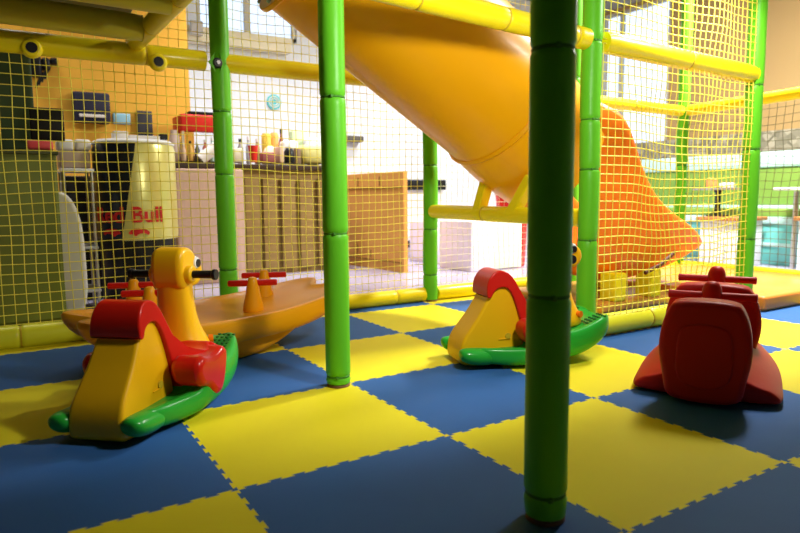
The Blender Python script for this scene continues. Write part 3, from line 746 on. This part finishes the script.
# plywood panel, counter, carton
o = pbox('plywood_panel', 180, 243, 169, 265, 3.75, .05, PLY, 'pale plywood panel standing left of the brown counter', 'panel', floor=True)
cn = thing('service_counter', 'brown wooden counter with a dark top behind the net, cluttered with goods', 'counter', (at(290, 260, Y=4.05).x, 4.05, -.02)); o3 = cn.location
x0, x1 = at(176, 200, Y=4.05).x-o3.x, at(341, 200, Y=4.05).x-o3.x
bbox('counter_body', COUNTER, ((x0+x1)/2, .25, (CT-.02)/2), (x1-x0, .46, CT-.02), cn)
bbox('countertop', DARKTOP, ((x0+x1)/2, .24, CT+.0), (x1-x0+.04, .56, .045), cn, bev=.006)
for k in range(5):
    xx = at(252+k*18, 200, Y=4.05).x-o3.x
    bbox('front_panel', COUNTER, (xx, -.0, (CT-.06)/2), (.135, .03, CT-.14), cn, bev=.006)
P_r = at(404, 273, Z=-.02); Yl = 4.45
P_l = Vector((at(343, 260, Y=Yl).x, Yl, 0))
zc = at(404, 171, Y=P_r.y).z
ct = thing('cardboard_sheet', 'large flat orange-brown cardboard carton standing on edge right of the slim green post', 'carton', (P_r.x, P_r.y, -.02))
dv = Vector((P_l.x-P_r.x, P_l.y-P_r.y, 0)); nv = Vector((-dv.y, dv.x, 0)).normalized()
if nv.y < 0: nv = -nv
bm = NB(); ps = [Vector((0, 0, 0)), dv, dv+nv*.05, nv*.05]
A = [bm.verts.new(p) for p in ps]; B = [bm.verts.new(p+Vector((0, 0, zc+.02))) for p in ps]
bm.faces.new(A); bm.faces.new(B)
for i in range(4): bm.faces.new((A[i], A[(i+1) % 4], B[(i+1) % 4], B[i]))
obj('carton_body', bm, CARD, ct, smooth=False, bevel=.006)
for zf in (.10, .86):
    bm = NB(); p = [dv*.03-nv*.004, dv*.97-nv*.004]
    tube(bm, [p[0]+Vector((0, 0, zf*zc)), p[1]+Vector((0, 0, zf*zc))], .006, 6); obj('fold_line', bm, CARDE, ct)
for fr, z0_, z1_ in ((.35, .88, .98), (.70, .88, .98), (.72, .12, .26), (.5, .12, .2)):
    bm = NB(); q = dv*fr-nv*.004; tube(bm, [q+Vector((0, 0, z0_*zc)), q+Vector((0, 0, z1_*zc))], .006, 6); obj('slot', bm, CARDE, ct)
# white trestle with black rails behind
wt = thing('white_rack', 'low white rack with two black rails right of the cardboard carton', 'rack', (at(425, 250, Y=4.6).x, 4.6, -.02)); o3 = wt.location
for (y0, y1, x0, x1) in ((180, 190, 398, 445), (240, 248, 398, 424)):
    a, b = at(x0, y1, Y=4.6), at(x1, y0, Y=4.6); bbox('rail', BLACK, ((a.x+b.x)/2-o3.x, 0, (a.z+b.z)/2-o3.z), (b.x-a.x, .04, b.z-a.z), wt, bev=.006)
a, b = at(398, 190, Y=4.62), at(446, 240, Y=4.62)
bbox('panel', WHITEP, ((a.x+b.x)/2-o3.x, .05, (a.z)/2+.01), (b.x-a.x, .04, a.z+.05), wt, bev=.006)
# lilac-white cartons on the hall floor
def carton2(x0, xm, x1, yt, yb_, label):
    p = at(xm, yb_, Z=-.02); zt_ = at(xm, yt, Y=p.y).z
    q = at(x0, yb_-2, Y=p.y).x
    r_ = at(x1, (yb_-3), Z=-.02)
    t = thing('white_carton', label, 'carton', (p.x, p.y, -.02), group='pale cartons on the hall floor')
    w = p.x-q; dpt = .5
    bbox('box_body', LILAC, (-w/2, dpt/2, (zt_+.02)/2), (w, dpt, zt_+.02), t, bev=.008)
    w2 = max(.04, r_.x-p.x)
    bbox('side_panel', CREAMG, (w2/2, .02, (zt_+.02)/2), (w2, .03, zt_+.0), t, bev=.004)
carton2(436, 462, 470, 222, 262, 'pale lilac carton on the hall floor, left one of the two')
carton2(471, 495, 517, 221, 270, 'pale lilac carton with greenish side panel, right one of the two')
# red bin under the slide
a = at(517, 195, Y=3.2)
bm = NB(); lathe(bm, [(.12, -.02), (.13, .0), (.16, a.z-.05), (.17, a.z+.02), (.15, a.z+.03), (.1, a.z+.03)], (0, 0, 0), 24); o = obj('red_bin', bm, PRED); o.location = (a.x+.03, 3.3, 0)
tag(o, 'round red bin seen between the slide struts above the yellow rail', 'bin')
# teal round sign on the white wall
sg = thing('round_sign', 'small round teal sign with rings on the white wall', 'sign', at(274, 102, Y=YB-.012))
rr = (at(281, 102, Y=YB).x-at(267, 102, Y=YB).x)/2
bm = NB(); tube(bm, [(0, .01, 0), (0, -.004, 0)], rr, 28); obj('disc', bm, TEALSIGN, sg)
for q in (.72, .45):
    bm = NB(); n = 28
    for i in range(n):
        a0, a1 = 2*PI*i/n, 2*PI*(i+1)/n
        tube(bm, [(math.cos(a0)*rr*q, -.006, math.sin(a0)*rr*q), (math.cos(a1)*rr*q, -.006, math.sin(a1)*rr*q)], rr*.07, 5)
    obj('ring', bm, PAPER, sg)
# socket-like fitting near top left of the white wall
wallthing('wall_socket', 190, 202, 22, 35, mat('greyish', (.45, .42, .38), .6), 'small grey fitting beside the pale board at the top of the white wall', 'fitting', .04, Y=YB-.13)
# dark shelf end right of the mid post
wallthing('wall_shelf', 338, 359, 137, 142, mat('dark_shelf', (.10, .09, .07), .6), 'short dark shelf on the white wall just right of the slim green post', 'shelf', .12, Y=YB)

# popcorn machine
pm = thing('popcorn_machine', 'red-topped glass snack machine on the counter, left of the clamped post', 'snack machine', (at(200, 165, Y=4.3).x, 4.3, CT+.023)); o3 = pm.location
a, b = at(178, 160, Y=4.3), at(222, 121, Y=4.3); w = b.x-a.x; xm = (a.x+b.x)/2-o3.x
ztop = b.z-CT; zred = at(200, 136, Y=4.3).z-CT
bbox('canopy', REDB, (xm, .0, (ztop+zred)/2), (w, .32, ztop-zred), pm, bev=.015)
bbox('roof_cap', BLACK, (xm+.03, .0, ztop+.015), (w*.75, .26, .03), pm, bev=.006)
for sx in (-1, 1):
    for sy in (-1, 1): bbox('post', STEEL, (xm+sx*w*.45, sy*.13, zred/2+.01), (.02, .02, zred+.03), pm)
bbox('glass_case', GLASS, (xm, 0, zred/2+.02), (w*.88, .25, zred-.05), pm)
bbox('base_tray', mat('brown_base', (.35, .18, .08), .5), (xm, 0, .025), (w, .30, .05), pm, bev=.006)
# goods on the counter
def bottle(x, yt, w, Y, m, label, cat='bottle', cap=None, prof=None):
    p = at(x, yt, Y=Y); z = CT+.022; r = (at(x+w/2, yt, Y=Y).x-at(x-w/2, yt, Y=Y).x)/2; hh = p.z-z
    prof = prof or [(r*.9, 0), (r, .01), (r, hh*.62), (r*.45, hh*.78), (r*.42, hh*.9)]
    bm = NB(); lathe(bm, prof, n=16); t = obj('bottle' if cat == 'bottle' else cat.replace(' ', '_'), bm, m); t.location = (p.x, Y, z)
    tag(t, label, cat, 'goods on the counter')
    if cap:
        bm = NB(); lathe(bm, [(r*.5, hh*.88), (r*.5, hh)], n=14); obj('cap', bm, cap, t)
    return t
def cpack(x0, x1, yt, Y, m, label, cat='box', zoff=0, name=None, bev=.01, d=.16):
    a, b = at(x0, yt, Y=Y), at(x1, yt, Y=Y); z = CT+.022+zoff
    o = bbox(name or cat.replace(' ', '_'), m, (0, d/2, (a.z-z)/2), (b.x-a.x, d, a.z-z), bev=bev); o.location = ((a.x+b.x)/2, Y, z)
    return tag(o, label, cat, 'goods on the counter')
CL = lambda n, c, r=.5: mat(n, c, r, var=.12, vscale=12)
bottle(183, 143, 5, 4.10, CL('tan_bottle', (.60, .42, .28)), 'tan bottle inside the clutter under the red machine canopy, leftmost', cap=WHITEP)
bottle(190, 141, 5, 4.10, CL('amber', (.65, .38, .08)), 'amber bottle under the red machine canopy', cap=BLACK)
bottle(197, 142, 5, 4.10, CL('dark_bottle', (.10, .10, .09)), 'dark bottle under the red machine canopy, centre', cap=WHITEP)
bottle(205, 140, 6, 4.10, CL('redlabel', (.6, .15, .1)), 'bottle with red label under the red machine canopy', cap=PAPER)
bottle(212, 138, 6, 4.10, CL('paleteal', (.55, .75, .72)), 'pale blue bottle left of the clamped post', cap=WHITEP)
# diagonal white tray
a, b = at(200, 162, Y=4.08), at(216, 150, Y=4.08)
bm = NB(); tube(bm, [(a-b)/2, (b-a)/2], .05, 10); o = obj('paper_roll', bm, PAPER); o.location = (a+b)/2+Vector((0, -.0, .02)); tag(o, 'slanted white paper roll in front of the snack machine', 'paper roll', 'goods on the counter')
cpack(234, 243, 148, 4.12, CL('cream', (.85, .78, .6)), 'small cream box right beside the clamped post', 'box')
bottle(240, 139, 6, 4.35, CL('grey_b', (.35, .33, .32)), 'grey bottle beside the clamped post', cap=BLACK)
bottle(248, 137, 5, 4.35, CL('steelb', (.45, .45, .5)), 'steel coloured bottle behind the red cup', cap=WHITEP)
bottle(257, 139, 6, 4.35, CL('brownb', (.45, .32, .2)), 'brown bottle behind the red cup', cap=PAPER)
bottle(253, 147, 10, 4.08, REDB, 'bright red cup at the front of the counter', 'cup', prof=[(.030, 0), (.042, .13), (.045, .145), (.040, .145)])
o = bottle(270, 143, 18, 4.27, CL('peach', (.88, .66, .42)), 'peach coloured paper bag mound on the counter', 'paper bag', prof=[(.085, 0), (.090, .03), (.075, .09), (.045, .145), (.01, .17)])
bottle(266, 132, 8, 4.4, CL('gold', (.75, .52, .08)), 'golden jar on top of the clutter', 'jar', prof=[(.04, 0), (.045, .02), (.045, .27), (.035, .29)], cap=None)
bottle(274, 131, 7, 4.4, CL('orangejar', (.85, .42, .12)), 'orange jar on top of the clutter', 'jar', prof=[(.035, 0), (.04, .02), (.04, .28), (.03, .30)])
bottle(281, 129, 5, 4.4, CL('darkred', (.25, .04, .03)), 'dark red bottle rising above the clutter', cap=BLACK)
cpack(262, 276, 152, 4.05, CL('maroon', (.35, .10, .10)), 'low maroon packet in front of the peach paper bag', 'packet', d=.1)
cpack(279.5, 284, 146, 4.05, CL('peach2', (.85, .62, .45)), 'thin peach carton between the paper bag and the black kettle', 'carton')
bottle(289, 147, 11, 4.08, BLACK, 'black kettle at the front of the counter', 'kettle', prof=[(.045, 0), (.052, .03), (.048, .10), (.03, .135), (.01, .145)])
bottle(297, 147, 7, 4.15, CL('umber', (.22, .14, .08)), 'dark brown canister right of the black kettle', 'canister', prof=[(.035, 0), (.035, .13), (.03, .14)])
cpack(283, 299, 140, 4.24, CL('palegrey', (.72, .74, .76)), 'pale grey plastic bag behind the black kettle', 'plastic bag', bev=.03, d=.12)
cpack(292, 305, 130, 4.45, CL('lgreen', (.62, .75, .45)), 'pale green box behind the grey plastic bag', 'box', bev=.015, d=.1)
cpack(303, 330, 144, 4.1, CL('olivebag', (.72, .68, .25)), 'large yellow-olive bag at the right end of the counter', 'bag', bev=.05, d=.2)
cpack(306, 322, 137, 4.34, CL('cloud', (.80, .82, .84)), 'white plastic bag behind the yellow-olive bag', 'plastic bag', bev=.04, d=.10)
bottle(174, 130, 8, 4.2, CL('pinkish', (.80, .62, .55)), 'pinkish jug beside the cooler at the left end of the counter', 'jug', prof=[(.04, 0), (.045, .03), (.045, .18), (.03, .24), (.03, .26)])

# ------------------------------------------------------------------ background right: banquette, table
XB = 5.25
def zX(y, x=775, X=XB): return at(x, y, X=X).z
bq = thing('banquette_bench', 'long teal and lime banquette bench along the right side of the hall', 'bench', (XB, 1.2, -.02))
yA, yB_ = -1.6, 2.6   # far end up to the post
yB_ = at(596, 220, X=XB).y if at(596, 220, X=XB).y < 4.9 else 4.6
L = yB_-yA; yc = (yA+yB_)/2-1.2
def bqb(name, m, z0, z1, x0, x1, bev=.01): return bbox(name, m, ((x0+x1)/2, yc, (z0+z1)/2+.02), (x1-x0, L, z1-z0), bq, bev=bev)
bqb('front_panel', TEAL, -.02, zX(224), 0, .05)
bqb('front_band', MINT, zX(247), zX(243), -.012, .02, .004)
bqb('seat_edge', MINT, zX(224), zX(217), -.02, .50, .008)
bqb('seat_cushion', LIME, zX(217), zX(209), .02, .45, .012)
bqb('piping_band', MINT, zX(211), zX(206), .30, .52, .006)
bqb('back_cushion', LIME, zX(210), zX(167, X=XB+.4), .44, .54, .02)
bqb('back_cap', MINT, zX(167, X=XB+.4), zX(151, X=XB+.4), .42, .66, .015)
# white cafe table with red wood edge + pedestal tray in front of bench
XT = 4.75
def tableblock(x0, x1, yt, label):
    a, b = at(x0, 250, X=XT), at(x1, 250, X=XT)
    t = thing('plinth_table', label, 'table', (XT, (a.y+b.y)/2, -.02), group='white plinths before the bench')
    zt_ = at((x0+x1)/2, yt, X=XT).z
    bbox('plinth', WHITEP, (.2, 0, (zt_+.0)/2), (.4, abs(a.y-b.y), zt_), t, bev=.008)
    bbox('wood_top', WOODR, (.2, 0, zt_+.012), (.46, abs(a.y-b.y)+.06, .035), t, bev=.006)
    return t, zt_
t1, z1_ = tableblock(699, 738, 218, 'white plinth table with red-brown wood top seen through the right net')
tableblock(797, 830, 218, 'white plinth table with red-brown wood top cut by the right picture edge')
pt = thing('pedestal_tray', 'black pedestal with a thin tray standing on the white plinth table', 'tray stand', (XT+.2, at(717, 218, X=XT+.2).y, z1_+.012))
zz = at(717, 190, X=XT+.2).z-pt.location.z
bm = NB(); lathe(bm, [(.10, 0), (.10, .012), (.028, .03), (.026, zz-.03), (.05, zz)], n=18); obj('pedestal', bm, BLACK, pt)
bm = NB(); lathe(bm, [(.23, zz), (.24, zz+.01), (.24, zz+.018), (.2, zz+.018)], n=28); obj('tray', bm, GREYP, pt)
o = bbox('snack_tin', mat('orange_brown_tin', (.75, .28, .10), .5), (0, 0, .05), (.09, .09, .10), bev=.02); o.location = (XT+.2, pt.location.y+.07, pt.location.z+zz+.018)
tag(o, 'small orange-brown tin on the pedestal tray', 'tin')
o = bbox('folded_napkin', PAPER, (0, 0, .025), (.10, .12, .05), bev=.015); o.location = (XT+.2, pt.location.y-.09, pt.location.z+zz+.018)
tag(o, 'folded white napkin on the pedestal tray beside the tin', 'napkin')
# thin ledge seen on the bench back at the right
a, b = at(783, 189, X=5.05), at(812, 189, X=5.05)
t = thing('cafe_table', 'narrow white café table top in front of the bench at the right edge', 'table', (5.05, (a.y+b.y)/2, -.02))
bbox('table_top', WHITEP, (0, 0, a.z+.02), (.35, abs(a.y-b.y), .025), t, bev=.006)
bm = NB(); tube(bm, [(0, 0, 0), (0, 0, a.z)], .025, 12); obj('leg', bm, STEEL, t)

# ------------------------------------------------------------------ lights
EM = mat('lamp_diffuser', (1, .97, .9), .5, emit=3)
def panel(x, y, power, sx=1.0, sy=.35, label='', col=(1, .97, .92), z=None, spread=180):
    z = z or ZC-.03
    t = thing('ceiling_light', label, 'ceiling light', (x, y, z), group='ceiling light panels')
    bbox('frame', WHITEP, (0, 0, 0), (sx+.05, sy+.05, .04), t, bev=.004)
    bbox('diffuser', EM, (0, 0, -.024), (sx, sy, .01), t)
    l = bpy.data.lights.new('lamp', 'AREA'); l.shape = 'RECTANGLE'; l.size = sx; l.size_y = sy; l.energy = power; l.color = col; l.spread = R(spread)
    lo = bpy.data.objects.new('lamp', l); C.objects.link(lo); lo.location = (0, 0, -.035); lo.parent = t
panel(3.9, 1.0, 370, .45, .6, 'ceiling panel right of the play frame')
panel(2.0, .25, 24, .4, .2, 'lamp panel under the raised play deck', z=1.80)
def fill_bulb(x, y, z, power, label):  # added fill: unseen spot brightening the mid post, slide and left toy
    t = thing('fill_lamp', label, 'lamp', (x, y, z))
    bm = NB(); lathe(bm, [(.07, .10), (.07, .085), (.03, .08), (.03, .06)], n=20); obj('mount', bm, WHITEP, t)
    bm = NB(); lathe(bm, [(.01, -.05), (.035, -.04), (.05, -.01), (.045, .03), (.03, .06)], n=20); o = obj('globe', bm, EM, t)
    o.visible_shadow = True
    l = bpy.data.lights.new('lamp', 'SPOT'); l.shadow_soft_size = .08; l.energy = power; l.color = (1, .97, .90); l.spot_size = R(134); l.spot_blend = .5
    lo = bpy.data.objects.new('lamp', l); C.objects.link(lo); lo.location = (0, 0.03, -.14); lo.parent = t
    lo.rotation_euler = Vector((-.05, 1.0, -.25)).to_track_quat('-Z', 'Y').to_euler()
fill_bulb(.28, -.45, 1.46, 64, 'added round fill lamp under the foreground play deck')

panel(3.4, 4.3, 42, 1.6, .4, 'ceiling panel before the white wall', spread=100, col=(.96, .97, 1))
panel(1.2, 4.0, 36, 1.2, .4, 'ceiling panel over the brown counter', spread=100, col=(.98, .97, 1))
panel(4.9, 2.4, 16, .5, 1.2, 'ceiling panel over the white plinth tables', spread=110)
panel(-1.2, 3.6, 10, 1.0, .4, 'ceiling panel over the can-shaped cooler', spread=100)

w = bpy.data.worlds.new('world'); sc.world = w; w.use_nodes = True
w.node_tree.nodes['Background'].inputs[0].default_value = (.62, .76, 1, 1); w.node_tree.nodes['Background'].inputs[1].default_value = 1.7
